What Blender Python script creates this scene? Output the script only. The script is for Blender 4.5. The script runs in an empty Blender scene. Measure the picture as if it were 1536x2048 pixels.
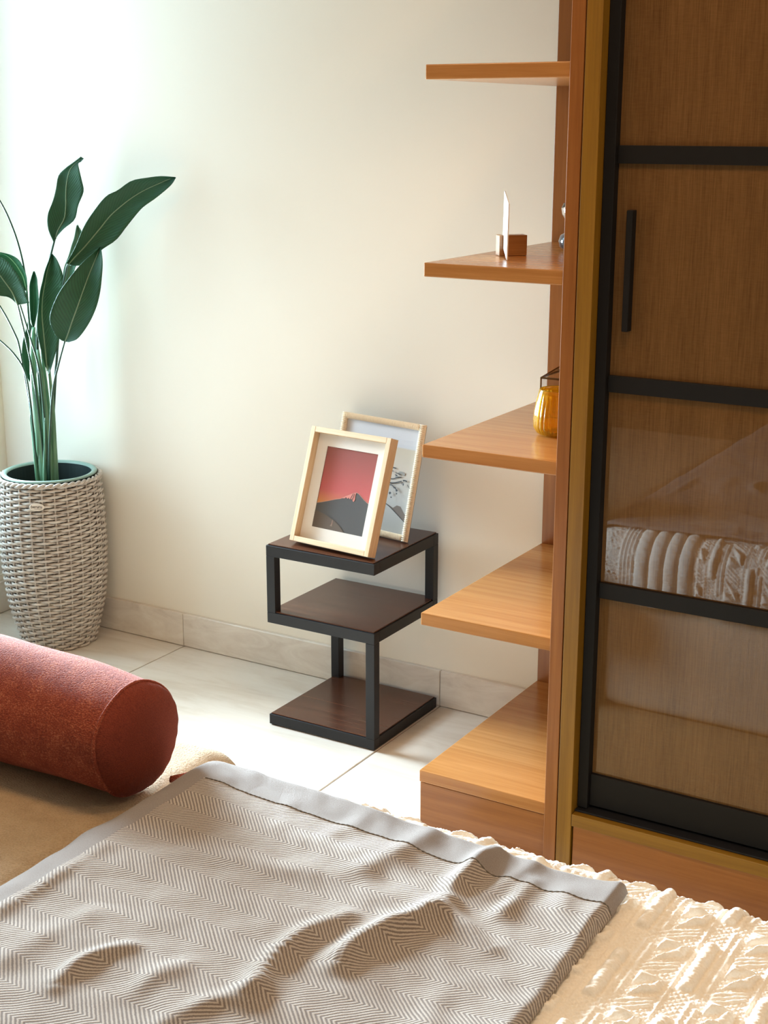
import bpy, bmesh, math, random
import numpy as np
from mathutils import Vector, Matrix
random.seed(7); rng = np.random.default_rng(7)
SC = bpy.context.scene
COL = SC.collection
PI = math.pi

# ------------------------------------------------------------------ camera
YAW, PITCH, ROLL, FPX = 0.5414507, 0.2685265, 0.0012720, 2830.2
cam = bpy.data.cameras.new('camera'); camo = bpy.data.objects.new('camera', cam); COL.objects.link(camo)
fw = Vector((-math.sin(YAW)*math.cos(PITCH), math.cos(YAW)*math.cos(PITCH), -math.sin(PITCH)))
rt = Vector((math.cos(YAW), math.sin(YAW), 0)); up = rt.cross(fw)
rt2 = rt*math.cos(ROLL) + up*math.sin(ROLL); up2 = up*math.cos(ROLL) - rt*math.sin(ROLL)
camo.matrix_world = Matrix(((rt2.x, up2.x, -fw.x, 0), (rt2.y, up2.y, -fw.y, 0), (rt2.z, up2.z, -fw.z, 1.5), (0, 0, 0, 1)))
cam.sensor_fit = 'VERTICAL'; cam.sensor_height = 24.0; cam.lens = FPX/2048*24.0
cam.clip_start = 0.02
SC.camera = camo

# ------------------------------------------------------------------ light
w = bpy.data.worlds.new('sky'); SC.world = w; w.use_nodes = True
bg = w.node_tree.nodes['Background']; bg.inputs[0].default_value = (0.72, 0.88, 1.0, 1); bg.inputs[1].default_value = 0.6

def area(name, loc, direction, sx, sy, watts, col, spread=180):
    l = bpy.data.lights.new(name, 'AREA'); l.shape = 'RECTANGLE'; l.size = sx; l.size_y = sy
    l.energy = watts; l.color = col; l.spread = math.radians(spread)
    o = bpy.data.objects.new(name, l); COL.objects.link(o); o.location = loc
    o.rotation_euler = Vector(direction).to_track_quat('-Z', 'Y').to_euler()
    return o
WARM = (1.0, 0.60, 0.28)
area('daylight_through_window', (-3.27, 2.64, 1.08), (1, -0.5, -0.17), 0.68, 0.8, 118, (0.68, 0.87, 1.0), 90)
area('skylight_through_window', (-3.255, 2.58, 1.38), (1, 0, -0.02), 0.42, 2.0, 24, (0.58, 0.86, 1.0))
area('ceiling_lamp', (-0.6, 1.65, 2.56), (0, 0, -1), 0.30, 0.30, 8.5, WARM, 160)
area('ceiling_lamp', (0.6, 1.45, 2.56), (0, 0, -1), 0.30, 0.30, 8, WARM, 150)
area('ceiling_lamp', (-1.9, 1.45, 2.56), (0, 0, -1), 0.30, 0.30, 6, WARM, 160)
vs = SC.view_settings
vs.view_transform = 'Standard'; vs.look = 'None'; vs.gamma = 1.0; vs.use_curve_mapping = False; vs.exposure = 0.0

# ------------------------------------------------------------------ helpers
def S(r, g, b):
    f = lambda c: (c/255/12.92) if c/255 <= 0.04045 else ((c/255+0.055)/1.055)**2.4
    return (f(r), f(g), f(b), 1.0)

class NT:
    def __init__(s, m):
        s.t = m.node_tree; s.n = s.t.nodes; s.b = s.n['Principled BSDF']
    def add(s, typ, **kw):
        n = s.n.new(typ)
        for k, v in kw.items(): setattr(n, k, v)
        return n
    def link(s, a, b): s.t.links.new(a, b)
    def val(s, sock, v):
        if hasattr(v, 'is_output'): s.link(v, sock)
        else: sock.default_value = v
    def math(s, op, a, b=None):
        n = s.add('ShaderNodeMath', operation=op); s.val(n.inputs[0], a)
        if b is not None: s.val(n.inputs[1], b)
        return n.outputs[0]
    def mix(s, f, a, b):
        n = s.add('ShaderNodeMix', data_type='RGBA'); s.val(n.inputs[0], f); s.val(n.inputs[6], a); s.val(n.inputs[7], b)
        return n.outputs[2]
    def coord(s, which='Object'):
        return s.add('ShaderNodeTexCoord').outputs[which]
    def mapping(s, vec, scale, rot=(0, 0, 0)):
        n = s.add('ShaderNodeMapping'); s.link(vec, n.inputs[0]); n.inputs[3].default_value = scale; n.inputs[2].default_value = rot
        return n.outputs[0]
    def noise(s, vec, scale, detail=4, rough=0.55, dist=0.0):
        n = s.add('ShaderNodeTexNoise'); s.link(vec, n.inputs['Vector'])
        n.inputs['Scale'].default_value = scale; n.inputs['Detail'].default_value = detail
        n.inputs['Roughness'].default_value = rough; n.inputs['Distortion'].default_value = dist
        return n.outputs[0]
    def ramp(s, f, stops):
        n = s.add('ShaderNodeValToRGB'); s.link(f, n.inputs[0]); e = n.color_ramp.elements
        while len(e) < len(stops): e.new(0.5)
        for i, (p, c) in enumerate(stops): e[i].position = p; e[i].color = c
        return n.outputs[0]
    def bump(s, h, strength, dist):
        n = s.add('ShaderNodeBump'); s.link(h, n.inputs['Height']); n.inputs['Strength'].default_value = strength
        n.inputs['Distance'].default_value = dist; s.link(n.outputs[0], s.b.inputs['Normal'])

def newmat(name, col=(.8, .8, .8, 1), rough=.5, metal=0.0, **kw):
    m = bpy.data.materials.new(name); m.use_nodes = True; t = NT(m); t.b.inputs['Base Color'].default_value = col
    t.b.inputs['Roughness'].default_value = rough; t.b.inputs['Metallic'].default_value = metal
    for k, v in kw.items(): t.b.inputs[k.replace('_', ' ')].default_value = v
    return m, t

def wood(name, c1, c2, axis, rough=.38, scale=1.0, coat=0.0):
    m, t = newmat(name, rough=rough)
    sc = {'x': (2.2, 60, 60), 'y': (60, 2.2, 60), 'z': (60, 60, 2.2)}[axis]
    v = t.coord()
    a = t.noise(t.mapping(v, tuple(q*scale for q in sc)), 1.0, 6, .62, .4)
    b = t.noise(t.mapping(v, tuple(q*scale*5 for q in sc)), 1.0, 3, .6)
    f = t.math('ADD', t.math('MULTIPLY', a, .75), t.math('MULTIPLY', b, .25))
    t.link(t.ramp(f, [(.33, c1), (.66, c2)]), t.b.inputs['Base Color'])
    t.bump(b, .06, .001)
    t.b.inputs['Coat Weight'].default_value = coat; t.b.inputs['Coat Roughness'].default_value = .12
    return m

def fabric(name, c1, c2, freq, strength, dist=.002, rough=.95, sheen=.15):
    m, t = newmat(name, rough=rough); v = t.coord()
    a = t.noise(v, freq, 3, .6); b = t.noise(v, freq*.12, 3, .55)
    t.link(t.ramp(t.math('ADD', t.math('MULTIPLY', a, .6), t.math('MULTIPLY', b, .4)), [(.3, c1), (.7, c2)]), t.b.inputs['Base Color'])
    t.bump(a, strength, dist); t.b.inputs['Sheen Weight'].default_value = sheen
    return m

def link(o, parent=None):
    COL.objects.link(o)
    if parent is not None: o.parent = parent
    return o

def mk(name, verts, faces, mat, parent=None, smooth=False, uvs=None):
    me = bpy.data.meshes.new(name); me.from_pydata([tuple(map(float, v)) for v in verts], [], faces)
    for m in (mat if isinstance(mat, (list, tuple)) else [mat]): me.materials.append(m)
    if uvs is not None:
        l = me.uv_layers.new(name='UVMap'); vi = np.zeros(len(me.loops), dtype=np.int32); me.loops.foreach_get('vertex_index', vi)
        l.data.foreach_set('uv', np.asarray(uvs, dtype=np.float32)[vi].ravel())
    if smooth: me.shade_smooth()
    me.update()
    return link(bpy.data.objects.new(name, me), parent)

def bm_obj(name, bm, mat, parent=None, smooth=False):
    me = bpy.data.meshes.new(name); bm.normal_update(); bm.to_mesh(me); bm.free(); me.materials.append(mat)
    if smooth: me.shade_smooth()
    return link(bpy.data.objects.new(name, me), parent)

def addbox(bm, x0, x1, y0, y1, z0, z1, bev=0.0, seg=2):
    r = bmesh.ops.create_cube(bm, size=1.0)['verts']
    bmesh.ops.scale(bm, verts=r, vec=(x1-x0, y1-y0, z1-z0)); bmesh.ops.translate(bm, verts=r, vec=((x0+x1)/2, (y0+y1)/2, (z0+z1)/2))
    if bev > 0:
        ed = list({e for v in r for e in v.link_edges})
        bmesh.ops.bevel(bm, geom=ed, offset=bev, segments=seg, affect='EDGES', profile=.5, clamp_overlap=True)

def box(name, x0, x1, y0, y1, z0, z1, mat, parent=None, bev=0.001, seg=2, smooth=False):
    bm = bmesh.new(); addbox(bm, x0, x1, y0, y1, z0, z1, bev, seg)
    return bm_obj(name, bm, mat, parent, smooth)

def thing(name, label, cat, loc=(0, 0, 0), group=None):
    o = bpy.data.objects.new(name, None); o.empty_display_size = .05; COL.objects.link(o); o.location = loc
    o['label'] = label; o['category'] = cat
    if group: o['group'] = group
    return o
def tag(o, label, cat, group=None):
    o['label'] = label; o['category'] = cat
    if group: o['group'] = group
    return o
def struct(o): o['kind'] = 'structure'; return o
def stuff(o): o['kind'] = 'stuff'; return o

def catmull(P, n):
    P = np.asarray(P, float); k = len(P); out = []
    Q = np.vstack([2*P[0]-P[1], P, 2*P[-1]-P[-2]])
    for s in np.linspace(0, k-1, n):
        i = min(int(s), k-2); t = s-i; a, b, c, d = Q[i], Q[i+1], Q[i+2], Q[i+3]
        out.append(.5*((2*b)+(-a+c)*t+(2*a-5*b+4*c-d)*t*t+(-a+3*b-3*c+d)*t**3))
    return np.array(out)

def tube_data(pts, rad, nseg=8, flat=1.0, closed=False, cap=True):
    pts = np.asarray(pts, float); n = len(pts); rad = np.broadcast_to(np.asarray(rad, float), (n,))
    T = np.gradient(pts, axis=0) if not closed else (np.roll(pts, -1, 0)-np.roll(pts, 1, 0))
    T /= np.linalg.norm(T, axis=1)[:, None]+1e-12
    ref = np.array([0, 0, 1.]) if abs(T[0][2]) < .9 else np.array([1., 0, 0])
    N = ref-T*(T@ref)[:, None] if closed else None
    if N is None:
        N = np.zeros_like(pts); v = ref-T[0]*(T[0]@ref); N[0] = v/np.linalg.norm(v)
        for i in range(1, n):
            v = N[i-1]-T[i]*(T[i]@N[i-1]); N[i] = v/np.linalg.norm(v)
    else: N /= np.linalg.norm(N, axis=1)[:, None]
    B = np.cross(T, N); V = []; F = []
    for j in range(nseg):
        a = 2*PI*j/nseg; V.append(pts+N*(math.cos(a)*rad)[:, None]+B*(math.sin(a)*rad*flat)[:, None])
    V = np.stack(V, 1).reshape(-1, 3); m = n if closed else n-1
    for i in range(m):
        i2 = (i+1) % n
        for j in range(nseg):
            j2 = (j+1) % nseg; F.append((i*nseg+j, i*nseg+j2, i2*nseg+j2, i2*nseg+j))
    if cap and not closed:
        F.append(tuple(range(nseg))[::-1]); F.append(tuple((n-1)*nseg+j for j in range(nseg)))
    return V, F

def join(parts):
    V = []; F = []; k = 0
    for v, f in parts:
        V.append(np.asarray(v, float)); F += [tuple(i+k for i in q) for q in f]; k += len(v)
    return np.vstack(V), F

def lathe(prof, n=48, wob=None):
    V = []; F = []
    for i, (r, z) in enumerate(prof):
        for j in range(n):
            a = 2*PI*j/n; rr = r if wob is None else r+wob(a, z)
            V.append((rr*math.cos(a), rr*math.sin(a), z))
    for i in range(len(prof)-1):
        for j in range(n):
            j2 = (j+1) % n; F.append((i*n+j, i*n+j2, (i+1)*n+j2, (i+1)*n+j))
    return V, F

# ------------------------------------------------------------------ materials
M_wall, t = newmat('painted_wall', S(241, 233, 219), .75)
t.bump(t.noise(t.coord(), 260, 3), .05, .001)
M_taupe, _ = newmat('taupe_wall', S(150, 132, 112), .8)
M_ceil, _ = newmat('ceiling_paint', S(240, 236, 228), .85)

M_tile, t = newmat('porcelain_tile', rough=.12)
v = t.coord()
n1 = t.noise(t.mapping(v, (1.6, 7, 4), (0, 0, .5)), 1.3, 8, .62, 1.2)
n2 = t.noise(t.mapping(v, (3, 16, 9), (0, 0, .42)), 1.5, 6, .6, .7)
col = t.ramp(t.math('ADD', t.math('MULTIPLY', n1, .6), t.math('MULTIPLY', n2, .4)), [(.30, S(206, 192, 176)), (.52, S(224, 215, 203)), (.75, S(232, 225, 215))])
t.link(col, t.b.inputs['Base Color'])
M_grout, _ = newmat('tile_grout', S(150, 128, 110), .9)
M_bbtile, t = newmat('skirting_tile', rough=.22)
v = t.coord()
n1 = t.noise(t.mapping(v, (5, 5, 16), (0, .35, 0)), 1.1, 7, .62, 1.3)
t.link(t.ramp(n1, [(.3, S(214, 202, 190)), (.55, S(230, 221, 210)), (.72, S(238, 231, 222))]), t.b.inputs['Base Color'])

OR1, OR2 = S(134, 80, 32), S(160, 102, 50)
M_wx = wood('oak_veneer_horizontal', OR1, OR2, 'x', .30)
M_wz = wood('oak_veneer_vertical', OR1, OR2, 'z', .34)
M_wy = wood('oak_veneer_shelf', S(164, 108, 54), S(190, 134, 78), 'x', .24)
M_edge_z = wood('oak_edge_band_vertical', S(122, 84, 12), S(148, 106, 28), 'z', .40)
M_edge_x = wood('oak_edge_band_horizontal', S(122, 84, 12), S(148, 106, 28), 'x', .40)
M_black, t = newmat('black_powder_coat', S(20, 18, 18), .6, Specular_IOR_Level=.25); t.bump(t.noise(t.coord(), 900, 2), .08, .0005)
M_blackmetal, t = newmat('black_steel', S(29, 29, 32), .5, Specular_IOR_Level=.35); t.bump(t.noise(t.coord(), 700, 2), .1, .0005)
M_walnut = wood('dark_walnut_board', S(62, 34, 22), S(92, 54, 36), 'x', .26)
M_pane, t = newmat('bronze_glass_over_linen', rough=.7)
v = t.coord()
a = t.noise(t.mapping(v, (380, 1, 14)), 1.0, 4, .6); b = t.noise(t.mapping(v, (14, 1, .5)), 1.0, 3, .5); c = t.noise(t.mapping(v, (60, 1, 500)), 1.0, 2, .5)
f = t.math('ADD', t.math('ADD', t.math('MULTIPLY', a, .55), t.math('MULTIPLY', b, .3)), t.math('MULTIPLY', c, .15))
t.link(t.ramp(f, [(.3, S(84, 55, 24)), (.7, S(122, 88, 50))]), t.b.inputs['Base Color'])
t.b.inputs['Coat Weight'].default_value = 1.0; t.b.inputs['Coat IOR'].default_value = 1.58; t.b.inputs['Coat Roughness'].default_value = .015
t.b.inputs['Specular IOR Level'].default_value = 0.1

M_leaf, t = newmat('leaf_green', rough=.6)
uv = t.coord('UV'); sx = t.add('ShaderNodeSeparateXYZ'); t.link(uv, sx.inputs[0])
u_ = t.math('ABSOLUTE', t.math('SUBTRACT', sx.outputs[0], .5))
vein = t.math('SINE', t.math('MULTIPLY', t.math('SUBTRACT', sx.outputs[1], t.math('MULTIPLY', u_, .42)), 190))
nz = t.noise(t.coord(), 40, 3)
cc = t.mix(t.math('MULTIPLY', t.math('ADD', t.math('MULTIPLY', vein, .35), .5), .7), S(14, 60, 38), S(34, 90, 56))
t.link(t.mix(t.math('MULTIPLY', nz, .35), cc, S(46, 104, 64)), t.b.inputs['Base Color'])
t.bump(vein, .25, .0012)
M_leaf2, t = newmat('leaf_pale_green', S(96, 140, 118), .45)
M_rib, _ = newmat('leaf_midrib', S(128, 152, 122), .5)
M_stem, t = newmat('stalk_green', rough=.4)
t.link(t.ramp(t.noise(t.mapping(t.coord(), (120, 120, 3)), 1.0, 4), [(.3, S(50, 96, 66)), (.7, S(122, 164, 130))]), t.b.inputs['Base Color'])
M_thin, _ = newmat('thin_stem_green', S(30, 66, 46), .4)
M_wick, t = newmat('grey_wicker', rough=.55)
t.link(t.ramp(t.noise(t.mapping(t.coord(), (30, 30, 120)), 1.0, 4), [(.3, S(168, 156, 146)), (.7, S(216, 207, 197))]), t.b.inputs['Base Color'])
M_wickd, _ = newmat('wicker_core', S(62, 54, 46), .9)
M_liner, _ = newmat('dark_liner', S(26, 42, 42), .55)
M_lrim, _ = newmat('pale_liner_rim', S(140, 168, 158), .4)
M_badge, _ = newmat('badge_white', S(226, 216, 204), .4)
M_ink, _ = newmat('dark_ink', S(58, 52, 50), .6)

M_bouc = fabric('beige_boucle', S(190, 158, 118), S(226, 200, 162), 300, 1.0, .007)
M_base = fabric('cream_ribbed_fabric', S(214, 196, 172), S(232, 218, 198), 300, .6, .003)
M_matt = fabric('mattress_cloth', S(226, 220, 208), S(238, 232, 222), 300, .2)
M_rug = fabric('tan_woven_rug', S(150, 118, 72), S(206, 172, 118), 210, 1.0, .006)
M_quilt, t = newmat('cream_cotton_quilt', rough=.9); t.b.inputs['Sheen Weight'].default_value = .1
a = t.noise(t.coord(), 300, 4, .6)
t.link(t.ramp(a, [(.3, S(242, 234, 220)), (.7, S(252, 246, 236))]), t.b.inputs['Base Color']); t.bump(a, .35, .0025)

M_rust, t = newmat('rust_knit', rough=.92)
v = t.coord(); a = t.noise(t.mapping(v, (290, 470, 470)), 1.0, 2, .55); b = t.noise(v, 30, 3)
t.link(t.ramp(t.math('ADD', t.math('MULTIPLY', a, .7), t.math('MULTIPLY', b, .3)), [(.34, S(130, 47, 28)), (.52, S(162, 70, 44)), (.70, S(212, 126, 90))]), t.b.inputs['Base Color'])
t.bump(a, 1.0, .0045); t.b.inputs['Sheen Weight'].default_value = .04
M_rustcap, t = newmat('rust_knit_gathered', rough=.92)
v = t.coord(); a = t.noise(t.mapping(v, (90, 600, 600)), 1.0, 3, .6)
t.link(t.ramp(a, [(.32, S(112, 40, 24)), (.7, S(150, 64, 40))]), t.b.inputs['Base Color']); t.bump(a, .8, .003)

# herringbone throw: u, v in metres
M_throw, t = newmat('herringbone_throw', rough=.95); t.b.inputs['Sheen Weight'].default_value = .2
uv = t.coord('UV'); sx = t.add('ShaderNodeSeparateXYZ'); t.link(uv, sx.inputs[0]); U, Vv = sx.outputs[0], sx.outputs[1]
BW, SP = .0465, .0070
wob = t.math('MULTIPLY', t.math('SUBTRACT', t.noise(uv, 90, 2), .5), .0016)
q = t.math('DIVIDE', Vv, BW); d = t.math('PINGPONG', q, 1.0)
ph = t.math('DIVIDE', t.math('ADD', t.math('ADD', U, wob), t.math('MULTIPLY', d, BW*1.0)), SP)
st = t.math('PINGPONG', ph, .5)
fz = t.noise(uv, 620, 4, .75)
stf = t.math('ADD', t.math('MULTIPLY', st, 2.0), t.math('MULTIPLY', t.math('SUBTRACT', fz, .5), 1.5))
cs = t.ramp(stf, [(.40, S(144, 129, 119)), (.62, S(214, 201, 188))])
bord = t.math('MAXIMUM', t.math('LESS_THAN', U, .0), t.math('GREATER_THAN', Vv, .0))
bcol = t.ramp(fz, [(.3, S(144, 133, 126)), (.7, S(174, 163, 156))])
t.link(t.mix(bord, cs, bcol), t.b.inputs['Base Color'])
hb = t.math('ADD', t.math('MULTIPLY', t.math('MULTIPLY', st, t.math('SUBTRACT', 1.0, bord)), 1.4), t.math('MULTIPLY', fz, .9))
t.bump(hb, .8, .0035)
M_stitch, _ = newmat('dark_grey_stitching', S(122, 114, 104), .9)

M_oak = wood('pale_oak_frame', S(196, 165, 128), S(220, 194, 160), 'z', .45, 1.6)
M_oakx = wood('pale_oak_frame_horizontal', S(196, 165, 128), S(220, 194, 160), 'x', .45, 1.6)
M_mat, _ = newmat('white_mount_board', S(240, 238, 234), .85)
M_cream, t = newmat('ribbed_cream_frame', S(244, 228, 204), .5)
M_glass = bpy.data.materials.new('picture_glass'); M_glass.use_nodes = True; t = NT(M_glass)
tr = t.add('ShaderNodeBsdfTransparent'); gl = t.add('ShaderNodeBsdfGlossy'); gl.inputs['Roughness'].default_value = .03
fr = t.add('ShaderNodeFresnel'); t.link(t.math('SUBTRACT', 1.45, t.math('MULTIPLY', t.add('ShaderNodeNewGeometry').outputs['Backfacing'], 1.45-1/1.45)), fr.inputs[0]); mx = t.add('ShaderNodeMixShader')
t.link(fr.outputs[0], mx.inputs[0]); t.link(tr.outputs[0], mx.inputs[1]); t.link(gl.outputs[0], mx.inputs[2])
t.link(mx.outputs[0], t.n['Material Output'].inputs[0])
M_sky, t = newmat('print_red_sky', rough=.7)
sx = t.add('ShaderNodeSeparateXYZ'); t.link(t.coord('UV'), sx.inputs[0])
sk = t.ramp(sx.outputs[1], [(.28, S(206, 112, 96)), (.5, S(192, 84, 84)), (.8, S(164, 78, 74)), (1.0, S(146, 72, 66))])
gl_ = t.math('MULTIPLY', t.math('MAXIMUM', t.math('SUBTRACT', .6, sx.outputs[0]), 0.0), t.math('MAXIMUM', t.math('SUBTRACT', .46, sx.outputs[1]), 0.0))
t.link(t.mix(t.math('MINIMUM', t.math('MULTIPLY', gl_, 9.0), .8), sk, S(212, 148, 70)), t.b.inputs['Base Color'])
M_mount, _ = newmat('print_dark_mountain', S(70, 71, 74), .7)
M_fore, _ = newmat('print_brown_foreground', S(90, 76, 66), .7)
M_snow, _ = newmat('print_pink_snow', S(218, 134, 124), .7)
M_ridge, _ = newmat('print_ridge_line', S(196, 150, 134), .7)
M_paper, t = newmat('ink_print_paper', rough=.8)
sx = t.add('ShaderNodeSeparateXYZ'); t.link(t.coord('UV'), sx.inputs[0])
pp = t.ramp(sx.outputs[1], [(.0, S(176, 168, 158)), (.3, S(206, 198, 190)), (.55, S(214, 200, 186)), (.8, S(206, 192, 172)), (.815, S(208, 206, 210)), (1.0, S(212, 210, 214))])
t.link(pp, t.b.inputs['Base Color'])
M_mist, _ = newmat('print_grey_wash', S(164, 158, 150), .8)
M_mist2, _ = newmat('print_brown_wash', S(134, 116, 104), .8)
M_inkp, _ = newmat('print_black_ink', S(64, 62, 64), .8)

M_amber, t = newmat('amber_glass', S(255, 212, 66), .02); t.b.inputs['Transmission Weight'].default_value = .86; t.b.inputs['IOR'].default_value = 1.45
M_clear, t = newmat('clear_glass', (1, 1, 1, 1), .0); t.b.inputs['Transmission Weight'].default_value = 1.0; t.b.inputs['IOR'].default_value = 1.45
M_smoke, t = newmat('smoky_glass', S(120, 116, 118), .02); t.b.inputs['Transmission Weight'].default_value = .8; t.b.inputs['IOR'].default_value = 1.45
M_brass, _ = newmat('aged_brass', S(104, 78, 48), .35, 1.0)
M_blockw = wood('dark_wood_block', S(132, 86, 40), S(166, 118, 68), 'x', .35)
M_card, _ = newmat('white_card', S(240, 240, 240), .5)
M_cardp, _ = newmat('card_print', S(140, 138, 142), .6)
M_ltblack, _ = newmat('frame_back', S(60, 52, 46), .8)
M_winf, _ = newmat('white_window_frame', S(236, 236, 234), .4)

# ------------------------------------------------------------------ room
XL, XR, YB, YF, ZC = -3.235, 1.9, 3.088, -2.6, 2.62
struct(box('wall_back', XL-.12, XR+.1, YB, YB+.1, 0, ZC, M_wall, None, 0))
struct(box('wall_right', XR, XR+.1, YF, YB, 0, ZC, M_taupe, None, 0))
struct(box('wall_front', XL-.12, XR+.1, YF-.1, YF, 0, ZC, M_taupe, None, 0))
struct(box('ceiling', XL-.12, XR+.1, YF-.1, YB+.1, ZC, ZC+.1, M_ceil, None, 0))
WY0, WY1, WZ0, WZ1 = 1.95, 3.05, .12, 2.46
bm = bmesh.new()
addbox(bm, XL-.06, XL, YF, WY0, 0, ZC); addbox(bm, XL-.06, XL, WY1, YB, 0, ZC)
addbox(bm, XL-.06, XL, WY0, WY1, 0, WZ0); addbox(bm, XL-.06, XL, WY0, WY1, WZ1, ZC)
struct(bm_obj('wall_left', bm, M_wall))
win = struct(box('window_1', XL-.05, XL-.01, WY0, WY0+.03, WZ0, WZ1, M_winf, None, .003))
for nm, a in (('frame', (WY1-.03, WY1, WZ0, WZ1)), ('frame', (WY0+.03, WY1-.03, WZ0, WZ0+.05)), ('frame', (WY0+.03, WY1-.03, WZ1-.05, WZ1)), ('mullion', ((WY0+WY1)/2-.025, (WY0+WY1)/2+.025, WZ0+.05, WZ1-.05))):
    box(nm, XL-.05, XL-.01, *a, M_winf, win, .003)
for a in ((WY0+.03, (WY0+WY1)/2-.025), ((WY0+WY1)/2+.025, WY1-.03)):
    box('pane', XL-.032, XL-.028, a[0], a[1], WZ0+.05, WZ1-.05, M_glass, win, 0)

TS, TJ = .867, .0022
fl = struct(box('floor', XL-.12, XR+.1, YF-.1, YB+.1, -.08, -.0035, M_grout, None, 0))
bm = bmesh.new(); addbox(bm, -TS/2+TJ, TS/2-TJ, -TS/2+TJ, TS/2-TJ, -.012, 0, .0008, 1)
tile0 = bm_obj('tile', bm, M_tile, fl); first = True
for i in range(-2, 6):
    for j in range(0, 6):
        cx, cy = -1.676-TS/2+(i-1)*TS, YB-TS/2-j*TS
        if cx+TS/2 < XL-.7 or cx-TS/2 > XR+.3: continue
        o = tile0 if first else link(tile0.copy(), fl); first = False
        o.location = (cx, cy, 0); o.rotation_euler = (0, 0, PI*((i+j) % 2))

bb = struct(box('baseboard_back', XL, XR, YB-.006, YB, 0, .098, M_grout, None, 0))
x = -2.543-TS; k = 0
while x < XR:
    a, b = max(x+.001, XL+.001), min(x+TS-.001, XR)
    bm = bmesh.new(); addbox(bm, a-(a+b)/2, b-(a+b)/2, -.013, 0, .0015, .101, .0012, 1)
    o = bm_obj('tile', bm, M_bbtile, bb); o.location = ((a+b)/2, YB, 0); x += TS
bl = struct(box('baseboard_left', XL, XL+.006, WY0-.6, YB-.014, 0, .098, M_grout, None, 0))
y = YB-.016
while y > WY0-.5:
    y2 = max(y-TS, WY0-.6)
    bm = bmesh.new(); addbox(bm, XL+.001, XL+.013, -(y-y2)/2+.001, (y-y2)/2-.001, .0015, .101, .0012, 1)
    o = bm_obj('tile', bm, M_bbtile, bl); o.location = (0, (y+y2)/2, 0); y = y2

# ------------------------------------------------------------------ shelf unit beside the wardrobe
sh = thing('open_shelf_unit', 'open oak shelf unit with stepped shelves at the end of the wardrobe', 'shelf unit', (-1.24, 2.77, 0))
ox, oy = 1.24, -2.77
def sb(name, x0, x1, y0, y1, z0, z1, mat, root=sh, bev=.0012):
    lx, ly = root.location.x, root.location.y
    return box(name, x0-lx, x1-lx, y0-ly, y1-ly, z0, z1, mat, root, bev)
sb('side_panel', -1.0845, -1.0578, 2.447, 3.074, 0, 2.42, M_wz)
sb('back_panel', -1.387, -1.085, 3.058, 3.074, 0, 2.42, M_wz)
TOPS = (.142, .504, .867, 1.234, 1.607, 1.98, 2.35)
for z in TOPS:
    o = sb('shelf', -1.387, -1.087, 2.457, 3.057, z-.0275, z, M_wy, sh, .002)
sb('base_front', -1.386, -1.087, 2.460, 2.478, 0, .1125, M_wx)
sb('base_side', -1.386, -1.368, 2.479, 3.055, 0, .1125, M_wz)

# ------------------------------------------------------------------ wardrobe
wd = thing('wardrobe', 'built-in oak wardrobe with black-framed sliding doors of bronze linen glass', 'wardrobe', (0.05, 2.77, 0))
WX1 = 1.18
sb('side_panel', -1.0555, -1.0243, 2.447, 3.074, 0, 2.42, M_edge_z, wd)
sb('side_panel', WX1-.033, WX1, 2.447, 3.074, 0, 2.42, M_edge_z, wd)
sb('bottom_board', -1.0233, WX1-.034, 2.447, 3.06, .111, .138, M_edge_x, wd)
sb('top_board', -1.0233, WX1-.034, 2.447, 3.06, 2.39, 2.418, M_edge_x, wd)
sb('plinth', -1.0205, WX1-.034, 2.4505, 2.468, .012, .1105, M_wx, wd)
sb('plinth_shadow_gap', -1.02, WX1-.04, 2.462, 2.478, 0, .0115, M_black, wd)  # black strip standing in for the shadow gap between plinth and floor
sb('back_panel', -1.0233, WX1-.034, 3.062, 3.072, .0, 2.39, M_wx, wd)
sb('track', -1.0233, WX1-.034, 2.462, 2.54, .1385, .1425, M_blackmetal, wd, .0006)
sb('track', -1.0233, WX1-.034, 2.462, 2.54, 2.376, 2.3895, M_blackmetal, wd, .0006)

def door(x0, yf):
    lx, ly = wd.location.x, wd.location.y; W = .97; zt = 2.372; zb = .1445
    bm = bmesh.new()
    for a, b in ((0, .022), (W-.022, W)): addbox(bm, x0+a-lx, x0+b-lx, yf-ly, yf+.030-ly, zb, zt, .001, 1)
    d = bm_obj('sliding_door', bm, M_black, wd)
    B = lambda n, xa, xb, ya, yb, za, zb_, m, bev=.001: box(n, x0+xa-lx, x0+xb-lx, yf+ya-ly, yf+yb-ly, za, zb_, m, d, bev, 1)
    B('rail', .022, W-.022, .012, .029, .1475, .217, M_black)
    B('rail', .022, W-.022, .012, .029, 2.30, zt, M_black)
    zs = [.217]
    for z in (.628, 1.040, 1.461, 1.881):
        B('rail', .022, W-.022, .013, .029, z-.032, z, M_black); zs += [z-.032, z]
    zs.append(2.30)
    for i in range(0, len(zs), 2): B('pane', .022, W-.022, .021, .027, zs[i]-.004, zs[i+1]+.004, M_pane, 0)
    B('handle', .0485, .0605, .001, .0212, 1.126, 1.347, M_black)
door(-1.0236, 2.474)
door(-.075, 2.506)

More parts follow.
